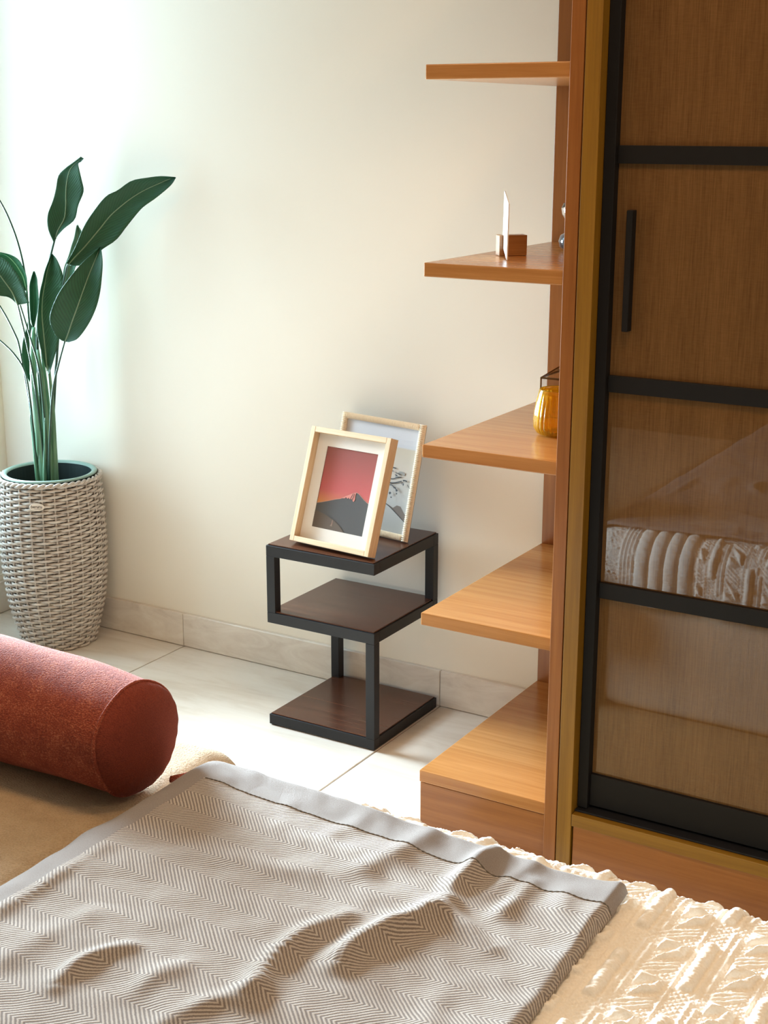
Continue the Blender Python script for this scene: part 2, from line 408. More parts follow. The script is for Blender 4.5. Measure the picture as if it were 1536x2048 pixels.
# ------------------------------------------------------------------ side table
tb = thing('side_table', 'black steel z-shaped side table with three dark wood boards', 'side table', (-1.8365, 2.9035, 0))
hx, hy, bw = .1585, .1585, .025
def tbox(name, x0, x1, y0, y1, z0, z1, mat): return box(name, x0, x1, y0, y1, z0, z1, mat, tb, .0012)
for z0, z1 in ((.003, .030), (.280, .308), (.456, .484)):
    tbox('frame_bar', -hx, hx, -hy, -hy+bw, z0, z1, M_blackmetal); tbox('frame_bar', -hx, hx, hy-bw, hy, z0, z1, M_blackmetal)
    tbox('frame_bar', -hx, -hx+bw, -hy+bw, hy-bw, z0, z1, M_blackmetal); tbox('frame_bar', hx-bw, hx, -hy+bw, hy-bw, z0, z1, M_blackmetal)
    tbox('board', -hx+.004, hx-.004, -hy+.004, hy-.004, z1+.0002, z1+.0032, M_walnut)
    tbox('board_core', -hx+bw+.001, hx-bw-.001, -hy+bw+.001, hy-bw-.001, z0+.006, z1, M_walnut)
tbox('post', hx-bw, hx, -hy, -hy+bw, .030, .280, M_blackmetal)
tbox('post', -hx, -hx+bw, hy-bw, hy, .030, .280, M_blackmetal)
tbox('post', -hx, -hx+bw, -hy, -hy+bw, .308, .456, M_blackmetal)
tbox('post', hx-bw, hx, hy-bw, hy, .308, .456, M_blackmetal)
for sx_ in (-1, 1):
    for sy_ in (-1, 1):
        box('foot', sx_*(hx-.012)-.008, sx_*(hx-.012)+.008, sy_*(hy-.012)-.008, sy_*(hy-.012)+.008, 0, .003, M_black, tb, .0005)
ZT = .4872

def pose(o, loc, ang, tilt):
    h = Vector((math.cos(ang), math.sin(ang), 0)); nrm = Vector((-h.y, h.x, 0))
    upv = Vector((0, 0, 1))*math.cos(tilt)+nrm*math.sin(tilt); back = h.cross(upv)*-1
    m = Matrix((h, back, upv)).transposed().to_4x4(); m.translation = Vector(loc); o.matrix_world = m
    return o
# local frame: x right, y back, z up along the leaning face

def poly(name, polys, W, H, y, mats, parent, uv=True):
    V = []; F = []; UV = []; mi = []
    for k, (pts, m) in enumerate(polys):
        b = len(V); yy = y-.0003*k
        for (u, v_) in pts: V.append((u*W, yy, v_*H)); UV.append((u, v_))
        F.append(tuple(range(b, b+len(pts)))); mi.append(m)
    o = mk(name, V, F, mats, parent, False, UV)
    for p, m in zip(o.data.polygons, mi): p.material_index = m
    o.parent = parent
    return o

f1 = thing('picture_frame', 'pale oak box frame with a red sunset mountain print, standing in front', 'picture frame')
W, H, D, R = .246, .290, .031, .0133
def fb(n, x0, x1, y0, y1, z0, z1, m): return box(n, x0, x1, y0, y1, z0, z1, m, f1, .0008, 1)
fb('frame_rail', 0, R, 0, D, 0, H, M_oak); fb('frame_rail', W-R, W, 0, D, 0, H, M_oak)
fb('frame_rail', R, W-R, 0, D, 0, R, M_oakx); fb('frame_rail', R, W-R, 0, D, H-R, H, M_oakx)
fb('backing', R, W-R, D-.004, D-.001, R, H-R, M_ltblack)
pw, phh = .157, .203; px0, pz0 = (W-pw)/2, (H-phh)/2+.001
V = []; F = []
for (x0, x1, z0, z1) in ((R, W-R, R, pz0), (R, W-R, pz0+phh, H-R), (R, px0, pz0, pz0+phh), (px0+pw, W-R, pz0, pz0+phh)):
    k = len(V); V += [(x0, .022, z0), (x1, .022, z0), (x1, .022, z1), (x0, .022, z1), (x0, .0235, z0), (x1, .0235, z0), (x1, .0235, z1), (x0, .0235, z1)]
    F += [(k, k+1, k+2, k+3), (k+7, k+6, k+5, k+4), (k, k+4, k+5, k+1), (k+1, k+5, k+6, k+2), (k+2, k+6, k+7, k+3), (k+3, k+7, k+4, k)]
mk('mount', V, F, M_mat, f1)
mtn = [(0, .298), (.11, .322), (.229, .351), (.34, .380), (.441, .400), (.554, .448), (.63, .478), (.692, .4995), (.735, .506), (.769, .499), (.82, .475), (.876, .446), (.94, .418), (1, .398), (1, 0), (0, 0)]
top = mtn[:14]
ridge = top+[(u, v_-.006) for u, v_ in top[::-1]]
snow = [(.47, .408), (.554, .444), (.63, .474), (.692, .495), (.722, .498), (.715, .46), (.722, .42), (.705, .388), (.682, .398), (.668, .43), (.652, .41), (.632, .425), (.625, .405), (.60, .43), (.575, .412), (.545, .428), (.52, .410)]
streak1 = [(.664, .487), (.672, .49), (.655, .445), (.628, .405), (.622, .41)]
streak2 = [(.690, .49), (.698, .49), (.692, .445), (.672, .40), (.668, .41)]
fore = [(0, .205), (.12, .19), (.25, .165), (.40, .125), (.50, .085), (.58, .04), (.63, 0), (0, 0)]
glint = [(.372, .05), (.384, .05), (.381, .125), (.376, .125)]
glint2 = [(.345, .048), (.40, .048), (.385, .066), (.362, .07)]
pr = poly('print', [([(0, 0), (1, 0), (1, 1), (0, 1)], 0), (mtn, 1), (ridge, 4), (snow, 3), (streak1, 1), (streak2, 1), (fore, 2), (glint, 4), (glint2, 5)], pw, phh, 0, [M_sky, M_mount, M_fore, M_snow, M_ridge, M_mist2], f1)
pr.location = (px0, .0245, pz0)
fb('glass', R, W-R, .017, .019, R, H-R, M_glass)
pose(f1, (-1.944, 2.774, ZT+.0008+D*math.sin(math.radians(19))), math.radians(-5.5), math.radians(19))
M_black2 = M_ltblack
box('easel_leg', W/2-.03, W/2+.03, D, D+.004, .02, .22, M_ltblack, f1, .0005)

f2 = thing('picture_frame', 'ribbed cream frame with a grey ink landscape, leaning on the wall behind the red print', 'picture frame')
W2, H2, D2, R2 = .2725, .296, .014, .016
def rib_rail(L, axis, flip):
    n = int(L/.0046)*6; V = []; F = []; ns = 7
    for i in range(n+1):
        s = L*i/n; ph_ = (i % 6)/6.0; amp = .0022*(abs(math.sin(PI*ph_))-.8)
        mit = 0
        for j in range(ns):
            a = PI*j/(ns-1); rr = R2/2+amp*math.sin(a)**.5 if 0 < j < ns-1 else R2/2
            x_ = R2/2-rr*math.cos(a); y_ = -(D2*.55+amp*2.2)*math.sin(a)
            m0 = x_ if flip else R2-x_; s2 = min(max(s, m0*0+ (R2-x_ if not flip else x_)*0), L)
            V.append((x_, y_, s2) if axis == 'z' else (s2, y_, x_))
    for i in range(n):
        for j in range(ns-1): F.append((i*ns+j, i*ns+j+1, (i+1)*ns+j+1, (i+1)*ns+j))
    b = len(V)
    V += [(0, D2*.4, 0), (R2, D2*.4, 0), (R2, D2*.4, L), (0, D2*.4, L)] if axis == 'z' else [(0, D2*.4, 0), (0, D2*.4, R2), (L, D2*.4, R2), (L, D2*.4, 0)]
    F += [(b, b+1, b+2, b+3), tuple(i*ns for i in range(n+1))[::1]+(b+3, b), tuple(i*ns+ns-1 for i in range(n, -1, -1))+(b+1, b+2), tuple(range(ns))+(b+1, b), tuple(n*ns+j for j in range(ns-1, -1, -1))+(b+3, b+2)]
    return V, F
for ax, L, loc in (('z', H2, (0, 0, 0)), ('z', H2, (W2-R2, 0, 0)), ('x', W2-2*R2, (R2, 0, 0)), ('x', W2-2*R2, (R2, 0, H2-R2))):
    V, F = rib_rail(L, ax, True); o = mk('frame_rail', V, F, M_cream, f2); o.location = loc
strokes = []
def stroke(pts, wd_):
    L = [(u, v_+wd_/2) for u, v_ in pts]; Rr = [(u, v_-wd_/2) for u, v_ in pts[::-1]]
    return L+Rr
def blob(u, v_, ru, rv, n=9):
    return [(u+ru*math.cos(2*PI*i/n)*(1+.35*random.uniform(-1, 1)), v_+rv*math.sin(2*PI*i/n)*(1+.35*random.uniform(-1, 1))) for i in range(n)]
P2 = [([(0, 0), (1, 0), (1, 1), (0, 1)], 0), ([(.70, .262), (.803, .232), (.85, .262), (.90, .258), (.95, .21), (1, .17), (1, .11)], 2),
      ([(0, .4), (.2, .5), (.45, .42), (.6, .33), (.70, .262), (.6, .25), (.3, .2), (0, .25)], 1),
      (stroke([(.69, .262), (.75, .24), (.803, .215), (.88, .175), (1, .112)], .006), 3), (blob(.84, .57, .06, .02), 1), (blob(.80, .53, .04, .012), 1)]
for s_, w_ in (([(.70, .50), (.749, .506), (.80, .525), (.856, .537)], .007), ([(.69, .462), (.74, .463), (.786, .472), (.869, .498)], .010), ([(.70, .612), (.729, .611), (.77, .609)], .009), ([(.769, .566), (.80, .564), (.836, .560)], .007),
              ([(.883, .508), (.91, .51), (.939, .507)], .012), ([(.70, .575), (.745, .579)], .007), ([(.70, .44), (.75, .445), (.80, .42), (.84, .40)], .009), ([(.55, .5), (.65, .47), (.70, .462)], .012), ([(.955, .475), (1, .44)], .007)):
    P2.append((stroke(s_, w_), 3))
for u, v_, ru, rv in ((.796, .425, .018, .009), (.83, .404, .014, .010), (.745, .366, .018, .012), (.905, .47, .008, .014), (.888, .478, .006, .01), (.775, .33, .012, .008), (.84, .375, .008, .008), (.72, .395, .010, .010), (.80, .545, .02, .006)):
    P2.append((blob(u, v_, ru, rv), 3))
pp2 = poly('print', P2, W2-2*R2, H2-2*R2, 0, [M_paper, M_mist, M_mist2, M_inkp], f2); pp2.location = (R2, .0045, R2)
box('glass', R2, W2-R2, .0005, .002, R2, H2-R2, M_glass, f2, 0)
box('backing', .003, W2-.003, .0058, .0105, .003, H2-.003, M_ltblack, f2, 0)
a2 = math.radians(-9)
box('easel_leg', W2/2-.03, W2/2+.03, .0105, .014, .02, .20, M_ltblack, f2, .0005)
pose(f2, (-1.697-W2*math.cos(a2), 2.930-W2*math.sin(a2), ZT+.0008+.0062*math.sin(math.radians(14.5))), a2, math.radians(14.5))

# ------------------------------------------------------------------ wicker planter
PX, PY = -2.9, 2.93
pl = thing('wicker_planter', 'tall grey woven wicker planter with green-grey rim and oval badge', 'planter', (PX, PY, 0))
PH = .515
def prad(z):
    t_ = z/PH
    pts = [(0, .104), (.1, .118), (.25, .137), (.45, .1475), (.65, .150), (.85, .147), (1, .139)]
    return float(np.interp(t_, [p[0] for p in pts], [p[1] for p in pts]))
zz = np.linspace(0, 1, 200); rr_ = np.array([prad(q*PH) for q in zz]); ker = np.hanning(41); ker /= ker.sum()
rs = np.convolve(np.pad(rr_, 20, 'edge'), ker, 'same')[20:-20]
prad = lambda z: float(np.interp(z/PH, zz, rs))
NS = 26; rows = 57; parts = []
th = np.linspace(0, 2*PI, NS*8, endpoint=False)
for i in range(rows):
    z = .006+(PH-.018)*i/(rows-1)
    r = prad(z)-.001+.0054*np.cos(NS/2*th+PI*i)+rng.normal(0, .0004, len(th))
    dz = .0016*np.sin(NS/2*th+PI*i+1.0)+rng.normal(0, .0004, len(th))
    parts.append(tube_data(np.stack([r*np.cos(th), r*np.sin(th), z+dz], 1), PH*.0083, 6, .68, True))
V, F = join(parts); stuff(mk('weave', V, F, M_wick, pl, True))
parts = []
for k in range(NS):
    a = 2*PI*k/NS; zs_ = np.linspace(.004, PH-.006, 16)
    parts.append(tube_data(np.array([((prad(z)-.0012)*math.cos(a), (prad(z)-.0012)*math.sin(a), z) for z in zs_]), .0030, 6))
V, F = join(parts); stuff(mk('stake', V, F, M_wick, pl, True))
V, F = lathe([(prad(z)-.0085, z) for z in np.linspace(.002, PH-.01, 14)]); mk('inner_wall', V, F, M_wickd, pl, True)
th2 = np.linspace(0, 2*PI, 260, endpoint=False)
for phs in (0, PI):
    r = .1435+.0035*np.cos(22*th2+phs); z = PH-.006+.0035*np.sin(22*th2+phs)
    V, F = tube_data(np.stack([r*np.cos(th2), r*np.sin(th2), z], 1), .0042, 6, 1, True); mk('rim_braid', V, F, M_wick, pl, True)
V, F = lathe([(.112, .30), (.121, PH+.001), (.1285, PH+.001), (.1285, .298), (.0005, .298), (.0005, .30), (.112, .30)], 64)
mk('liner', V, F, M_liner, pl, False)
V, F = lathe([(.1205, PH+.001), (.1215, PH+.005), (.131, PH+.008), (.1365, PH+.005), (.1365, PH+.001), (.1205, PH+.001)], 64); o = mk('liner_rim', V, F, M_lrim, pl, True); o['label'] = 'pale green-grey liner rim'
# oval badge
ang = math.atan2(2.797-PY, -2.826-PX); zb_ = .452
cB = Vector((math.cos(ang), math.sin(ang), 0)); R_ = prad(zb_)+.0062
side = Vector((-cB.y, cB.x, 0)); slope = (prad(zb_+.02)-prad(zb_-.02))/.04
upB = (Vector((0, 0, 1))+cB*slope).normalized(); outB = side.cross(upB)
mB = Matrix((side, upB, outB)).transposed().to_4x4(); mB.translation = cB*R_+Vector((0, 0, zb_))
V = []; F = []; n = 40
for s_, zz_ in ((1.0, -.002), (1.0, .0006), (.93, .0016)):
    for j in range(n): V.append((.0215*s_*math.cos(2*PI*j/n), .0112*s_*math.sin(2*PI*j/n), zz_))
for i in range(2):
    for j in range(n): F.append((i*n+j, i*n+(j+1) % n, (i+1)*n+(j+1) % n, (i+1)*n+j))
F.append(tuple(2*n+j for j in range(n))); F.append(tuple(range(n))[::-1])
bd = mk('badge', V, F, M_badge, pl); bd.matrix_local = mB; bd['label'] = 'oval off-white maker badge'
fc = bpy.data.curves.new('lettering', 'FONT'); fc.body = 'beruru'; fc.size = .0115; fc.align_x = 'CENTER'; fc.extrude = .0002; fc.offset = .00015
fo = bpy.data.objects.new('lettering_curve', fc); COL.objects.link(fo)
me = bpy.data.meshes.new_from_object(fo.evaluated_get(bpy.context.evaluated_depsgraph_get())); bpy.data.objects.remove(fo)
me.materials.clear(); me.materials.append(M_ink); me.name = 'lettering'
bm = bmesh.new(); bm.from_mesh(me)
r = bmesh.ops.create_cube(bm, size=1)['verts']; bmesh.ops.scale(bm, verts=r, vec=(.021, .0007, .0004)); bmesh.ops.translate(bm, verts=r, vec=(.004, -.0032, 0))
bm.to_mesh(me); bm.free()
lo = link(bpy.data.objects.new('lettering', me), bd); lo.location = (0, -.0022, .0018)

# ------------------------------------------------------------------ plant (coordinates in mm from the planter axis at the floor)
pt = thing('artificial_plant', 'green bird of paradise plant with broad leaves standing in the wicker planter', 'plant', (PX, PY, .30))
LEAVES = {
'a': [((54,19,1177),(50,30,1186),(61,23,1194)),((35,19,1214),(50,42,1209),(74,42,1216)),((29,27,1250),(59,59,1239),(92,65,1239)),((43,35,1288),(65,62,1272),(103,71,1277)),((60,34,1325),(74,56,1310),(124,72,1314)),((75,31,1359),(85,51,1343),(129,64,1342)),((106,27,1379),(107,41,1373),(138,46,1372)),((127,27,1390),(126,41,1390),(143,37,1391)),((150,24,1401),(147,36,1399),(160,30,1397)),((171,19,1410),(165,29,1408),(177,23,1406))],
'b': [((151,-40,1130),(148,-28,1125),(162,-33,1123)),((157,-25,1151),(161,-8,1149),(194,-2,1127)),((167,-12,1180),(178,8,1172),(224,22,1164)),((186,4,1231),(212,34,1220),(257,47,1191)),((213,21,1275),(236,48,1252),(284,63,1228)),((243,33,1308),(262,59,1276),(314,76,1265)),((272,45,1323),(295,73,1302),(334,82,1283)),((308,61,1348),(331,88,1324),(360,92,1301)),((353,76,1357),(370,100,1341),(393,100,1325)),((388,91,1361),(395,109,1352),(411,105,1341)),((425,102,1359),(419,112,1358),(427,103,1358))],
'c': [((131,-52,918),(129,-39,914),(146,-43,914)),((129,-77,939),(151,-49,937),(183,-44,928)),((134,-97,983),(178,-56,978),(224,-42,972)),((153,-97,1029),(200,-55,1020),(251,-38,1018)),((174,-84,1069),(214,-46,1061),(263,-31,1069)),((198,-59,1112),(222,-30,1100),(262,-20,1112)),((209,-28,1140),(223,-6,1135),(250,-4,1141)),((218,1,1160),(218,14,1155),(235,11,1160)),((218,24,1172),(211,33,1171),(220,25,1172))],
'd': [((29,-20,835),(25,-8,818),(38,-15,810)),((29,-32,880),(31,-16,866),(61,-12,864)),((26,-39,938),(33,-21,925),(77,-8,915)),((31,-36,992),(32,-22,975),(84,-5,977)),((35,-28,1041),(31,-16,1020),(90,5,1029)),((43,-23,1075),(38,-12,1058),(95,8,1063)),((44,-11,1104),(39,0,1095),(83,12,1102)),((47,3,1131),(42,13,1128),(66,14,1131)),((47,14,1147),(39,24,1147),(49,15,1146))],
'e': [((58,44,1050),(53,55,1047),(65,49,1052)),((50,51,1080),(54,68,1075),(74,66,1076)),((51,57,1106),(55,74,1105),(76,73,1102)),((59,68,1136),(63,85,1133),(88,86,1136)),((67,73,1163),(70,89,1165),(97,91,1178)),((78,74,1186),(79,88,1192),(97,85,1205)),((90,75,1222),(84,86,1223),(95,78,1217))],
'f': [((-19,-95,1036),(-7,-74,1010),(29,-66,1017)),((-31,-114,1038),(-10,-88,1046),(31,-77,1041)),((-48,-136,1057),(-20,-106,1079),(32,-88,1071)),((-69,-149,1087),(-38,-116,1108),(13,-99,1113)),((-87,-148,1123),(-66,-122,1133),(-21,-109,1142)),((-100,-132,1155),(-106,-122,1158),(-87,-125,1159))],
'g': [((-13,-22,964),(-17,-10,932),(-1,-14,964)),((-13,-22,1010),(-12,-7,1001),(9,-9,1010)),((-11,-20,1056),(-10,-6,1051),(9,-9,1056)),((-2,-21,1079),(-4,-8,1078),(12,-13,1079)),((8,-21,1098),(1,-11,1098),(11,-19,1098))],
'h': [((-63,7,778),(-63,20,771),(-49,15,780)),((-78,3,807),(-70,22,801),(-46,22,807)),((-85,5,838),(-74,26,836),(-45,29,838)),((-81,7,885),(-71,27,883),(-44,30,885)),((-68,9,921),(-65,25,924),(-45,23,921)),((-57,10,950),(-64,20,951),(-53,12,950))],
'i': [((-23,-28,1045),(-27,-16,1041),(-16,-24,1056)),((-40,-44,1079),(-29,-24,1082),(-13,-28,1083)),((-57,-60,1118),(-43,-38,1120),(-17,-36,1114)),((-83,-75,1133),(-65,-51,1143),(-33,-46,1138)),((-108,-91,1140),(-97,-70,1149),(-68,-67,1151)),((-130,-104,1151),(-136,-93,1152),(-120,-98,1156))]}
LB = {'a': 'leaf with a pale curled tip'}
for key, rws in LEAVES.items():
    A = np.array(rws, float)/1000; A[:, :, 2] -= .30; n = 30
    L, C_, R_2 = catmull(A[:, 0], n), catmull(A[:, 1], n), catmull(A[:, 2], n)
    V = []; UV = []; nc = 11
    for i in range(n):
        for j in range(nc):
            s = j/(nc-1)*2-1; e = L[i] if s < 0 else R_2[i]; q = abs(s)
            p = C_[i]+(e-C_[i])*q
            wv = np.linalg.norm(L[i]-R_2[i])
            bulge = .10*wv*q*(1-q)*2+.02*wv*math.sin(i*.9+s*2)*q
            V.append(p+np.array([.515, -.857, 0])*-bulge); UV.append((j/(nc-1), i/(n-1)))
    F = [(i*nc+j, i*nc+j+1, (i+1)*nc+j+1, (i+1)*nc+j) for i in range(n-1) for j in range(nc-1)]
    mt = {'e': M_leaf2}.get(key, M_leaf)
    o = mk('leaf', V, F, mt, pt, True, UV)
    so = o.modifiers.new('thick', 'SOLIDIFY'); so.thickness = .0012; so.offset = 0
    if key in LB: o['label'] = LB[key]
    if key not in 'gh':
        rb = C_[:-2]+np.array([.515, -.857, 0])*.0010
        V, F = tube_data(rb, np.linspace(.0021, .0008, len(rb)), 6); mk('midrib', V, F, M_rib, o, True)
STEMS = {
'A': ([(-10,-29,506),(-10,-41,590),(-12,-42,663),(-14,-44,736),(-22,-48,815),(-44,-61,865),(-85,-74,905),(-131,-102,949)], 2.4),
'B': ([(-18,-11,493),(-23,-26,615),(-23,-37,720),(-31,-53,879),(-42,-60,929),(-72,-78,1003),(-115,-104,1069)], 2.4),
'C': ([(-9,-6,496),(-22,-13,657),(-23,-14,788),(-26,-16,960),(-29,-17,1086),(-39,-24,1169),(-57,-34,1238),(-76,-46,1289),(-98,-59,1330)], 2.6),
'D': ([(36,-38,508),(58,-45,657),(79,-46,774),(103,-43,847),(131,-41,917)], 2.8),
'E': ([(1,-11,496),(-2,-13,659),(-3,-13,876),(11,-5,1018),(27,16,1107),(50,29,1190)], 3.4),
'F': ([(12,-28,501),(6,-31,663),(6,-43,795),(0,-58,911),(-7,-74,1012)], 2.6),
'H': ([(0,0,493),(14,9,642),(32,19,817),(76,11,1020),(120,-9,1107),(148,-28,1128)], 3.4),
'G': ([(33,-39,503),(33,-39,668),(27,-42,826),(12,-51,911),(-4,-68,1010)], 2.6)}
for k, (p, r0) in STEMS.items():
    P = np.array(p, float)/1000; P[:, 2] -= .30
    P = np.vstack([[P[0][0]*.6, P[0][1]*.6, .012], P])
    C_ = catmull(P, 44); V, F = tube_data(C_, np.linspace(r0*1.5, r0*.8, 44)/1000, 8); mk('stem', V, F, M_thin, pt, True)
SHEATH = [([(0,-24,500),(-3,-25,590),(-4,-29,706),(-8,-31,793),(-9,-27,878),(-14,-12,940)], 19, 6), ([(22,-26,500),(24,-24,590),(24,-25,679),(20,-25,790),(10,-26,880)], 19, 5), ([(34,-14,500),(36,-12,600),(38,-10,720),(30,-8,850)], 16, 4),
          ([(12,0,500),(10,4,611),(8,2,730),(2,-2,875)], 14, 5), ([(-12,-38,500),(-18,-38,600),(-26,-36,690)], 8, 1.5), ([(24,-44,500),(32,-44,600),(40,-44,690)], 9, 1.5)]
for p, r0, r1 in SHEATH:
    P = np.array(p, float)/1000; P[:, 2] -= .30
    P = np.vstack([[P[0][0]*.7, P[0][1]*.7, .012], P])
    V, F = tube_data(catmull(P, 30), np.linspace(r0, r1, 30)/1000, 12, .75); mk('stalk', V, F, M_stem, pt, True)

# ------------------------------------------------------------------ things on the shelves
z = TOPS[3]
ca = math.radians(43); hb_ = thing('card_holder', 'small dark wood block holding an upright white card on the second shelf', 'card holder', (-1.310, 2.688, z+.0004))
hb_.rotation_euler = (0, 0, ca)
bm = bmesh.new(); sl = -.016
addbox(bm, -.0285, sl-.0022, -.014, .014, 0, .042, .0008, 1); addbox(bm, sl+.0022, .0305, -.014, .014, 0, .042, .0008, 1); addbox(bm, sl-.0022, sl+.0022, -.013, .013, 0, .006)
bm_obj('block', bm, M_blockw, hb_)
cd = thing('price_card', 'thin upright white card slotted into the dark wood block', 'card')
near = Vector((-1.2655, 2.581, z+.0006)); slot = Vector((-1.310, 2.688, z))+Matrix.Rotation(ca, 3, 'Z') @ Vector((sl, 0, 0))
dr = (slot-near); dr.z = 0; dlen = dr.length; dr.normalize(); tl = math.radians(9)
ex_ = dr*math.cos(tl)+Vector((0, 0, 1))*math.sin(tl); ez_ = Vector((0, 0, 1))*math.cos(tl)-dr*math.sin(tl); ey_ = ez_.cross(ex_)
mm = Matrix((ex_, ey_, ez_)).transposed().to_4x4(); mm.translation = near; cd.matrix_world = mm
box('board', 0, dlen+.012, -.0013, .0013, 0, .113, M_card, cd, .0002, 1)
V = []; F = []
for (x0, x1, z0, z1) in ((.03, .09, .070, .073), (.025, .095, .060, .064), (.035, .085, .052, .054)):
    for sgn in (1, -1):
        k = len(V); yy = .00145*sgn; V += [(x0, yy, z0), (x1, yy, z0), (x1, yy, z1), (x0, yy, z1)]; F.append((k, k+1, k+2, k+3))
mk('printing', V, F, M_cardp, cd)

vs_ = thing('bud_vase', 'small smoky glass bud vase half hidden behind the shelf post', 'vase', (-1.232, 2.85, z))
V, F = lathe([(.001, .0005), (.026, .001), (.037, .010), (.040, .022), (.036, .034), (.022, .042), (.012, .047), (.009, .052), (.007, .052), (.010, .045), (.033, .031), (.036, .022), (.033, .012), (.024, .005), (.001, .004)], 36); mk('bulb', V, F, M_smoke, vs_, True)
V, F = lathe([(.007, .0525), (.010, .055), (.026, .066), (.034, .078), (.036, .090), (.031, .102), (.029, .102), (.034, .090), (.032, .079), (.024, .068), (.007, .058)], 36); mk('bowl', V, F, M_clear, vs_, True)

z = TOPS[2]
cu = thing('votive_cup', 'ribbed amber glass cup at the shelf end against the post', 'cup', (-1.191, 2.683, z))
def cupw(a, zz_): return -.0024*abs(math.cos(14*a))*min(1, max(0, (.088-zz_)/.012))
prof = [(.001, .0005), (.030, .0008), (.042, .006), (.0485, .018), (.0495, .032), (.048, .050), (.0445, .070), (.0405, .088), (.0385, .097), (.0375, .0985), (.036, .097), (.0378, .088), (.042, .068), (.045, .050), (.0465, .032), (.045, .020), (.037, .010), (.001, .007)]
V, F = lathe(prof, 112, cupw)
tag(mk('votive_cup_glass', V, F, M_amber, cu, True), '', ''); o = cu.children[0]; o.name = 'cup_glass'; del o['label']; del o['category']
gb = thing('glass_box', 'small glass and brass box with pitched lid behind the amber cup', 'glass box', (-1.238, 2.872, z))
bx, by, bz, pk = .055, .052, .092, .128
def bar(p, q, r=.0016):
    V, F = tube_data([p, q], r, 4); return V, F
c4 = [(-bx, -by), (bx, -by), (bx, by), (-bx, by)]
prt = []
for i in range(4):
    a, b = c4[i], c4[(i+1) % 4]
    prt += [bar((*a, .002), (*b, .002)), bar((*a, bz), (*b, bz), .0022), bar((*a, 0.002), (*a, bz), .0022), bar((*a, bz), (a[0]*.12, a[1]*.12, pk))]
V, F = join(prt); mk('brass_edge', V, F, M_brass, gb)
for i in range(4):
    a, b = Vector((*c4[i], 0)), Vector((*c4[(i+1) % 4], 0)); nrm = Vector(((b-a).y, -(b-a).x, 0)).normalized()*.0012
    for nm, q in (('pane', [(a.x, a.y, .003), (b.x, b.y, .003), (b.x, b.y, bz-.002), (a.x, a.y, bz-.002)]), ('lid_pane', [(a.x, a.y, bz+.002), (b.x, b.y, bz+.002), (b.x*.12, b.y*.12, pk), (a.x*.12, a.y*.12, pk)])):
        q2 = [(p[0]*.985, p[1]*.985, p[2]) for p in q]
        mk(nm, q2+[(p[0]-nrm.x, p[1]-nrm.y, p[2]) for p in q2], [(0, 1, 2, 3), (7, 6, 5, 4), (0, 4, 5, 1), (1, 5, 6, 2), (2, 6, 7, 3), (3, 7, 4, 0)], M_glass, gb)

# ------------------------------------------------------------------ bed, rug, quilt, throw
bed = thing('bed', 'low bed with cream ribbed fabric base under a quilt and throw', 'bed', (-.3, .9, 0))
BX0, BX1, BY0, BY1 = -1.305, .72, .05, 1.705
box('bed_base', BX0+.3, BX1+.3, BY0-.9, BY1-.9, .012, .36, M_base, bed, .035, 5, True)
box('mattress', BX0+.31, BX1+.29, BY0-.88, BY1-.92, .361, .472, M_matt, bed, .045, 5, True)
for sx_ in (-1, 1):
    for sy_ in (-1, 1): box('leg', sx_*.9-.03, sx_*.9+.03, sy_*.7-.03-.02, sy_*.7+.03-.02, .0112, .013, M_black, bed, .001)
rug = tag(box('rug', -1.33, 1.3, .25, 2.36, .0005, .011, M_rug, None, .004, 2), 'tan coarsely woven rug under the bed, mirrored in the wardrobe glass', 'rug')

RB, EX, EY, ZQ = .075, -1.296, 1.642, .487
def drape(u, v_):
    """point and normal on the covered mattress for cloth coordinates u, v (arrays)"""
    dx = np.maximum(EX-u, 0); dy = np.maximum(v_-EY, 0); d = np.hypot(dx, dy)+1e-12
    gx, gy = -dx/d, dy/d
    ang = np.minimum(d/RB, PI/2); hor = RB*np.sin(ang); dn = RB*(1-np.cos(ang))+np.maximum(d-RB*PI/2, 0)
    x = np.maximum(u, EX)+gx*hor; y = np.minimum(v_, EY)+gy*hor; z_ = ZQ-dn
    n = np.stack([gx*np.sin(ang), gy*np.sin(ang), np.cos(ang)], -1)
    n[d < 1e-9] = (0, 0, 1)
    return np.stack([x, y, z_], -1), n
def smooth_noise(x, y, fx, fy, seed, oct=3):
    r = np.random.default_rng(seed); o = np.zeros_like(x)
    for k in range(10):
        a, b = r.normal(0, 1, 2); p = r.uniform(0, 6.28); o += np.sin(x*fx*a*6.28+y*fy*b*6.28+p)
    return o/3.2
def ridge_p(s, w_):  # rounded puff profile on |s|<w/2
    q = np.clip(1-(2*s/w_)**2, 0, 1); return q**.5
def grid_mesh(name, P, mat, parent=None, UV=None):
    a, b = P.shape[:2]; idx = np.arange(a*b).reshape(a, b)
    F = np.stack([idx[:-1, :-1], idx[1:, :-1], idx[1:, 1:], idx[:-1, 1:]], -1).reshape(-1, 4)
    me = bpy.data.meshes.new(name); me.vertices.add(a*b); me.vertices.foreach_set('co', P.reshape(-1).astype(np.float32))
    me.loops.add(F.size); me.loops.foreach_set('vertex_index', F.ravel().astype(np.int32)); me.polygons.add(len(F))
    me.polygons.foreach_set('loop_start', np.arange(0, F.size, 4, dtype=np.int32)); me.polygons.foreach_set('loop_total', np.full(len(F), 4, dtype=np.int32))
    me.update(calc_edges=True); me.validate()
    if UV is not None:
        l = me.uv_layers.new(name='UVMap'); l.data.foreach_set('uv', UV.reshape(-1, 2)[F.ravel()].astype(np.float32).ravel())
    me.materials.append(mat); me.shade_smooth()
    return link(bpy.data.objects.new(name, me), parent)

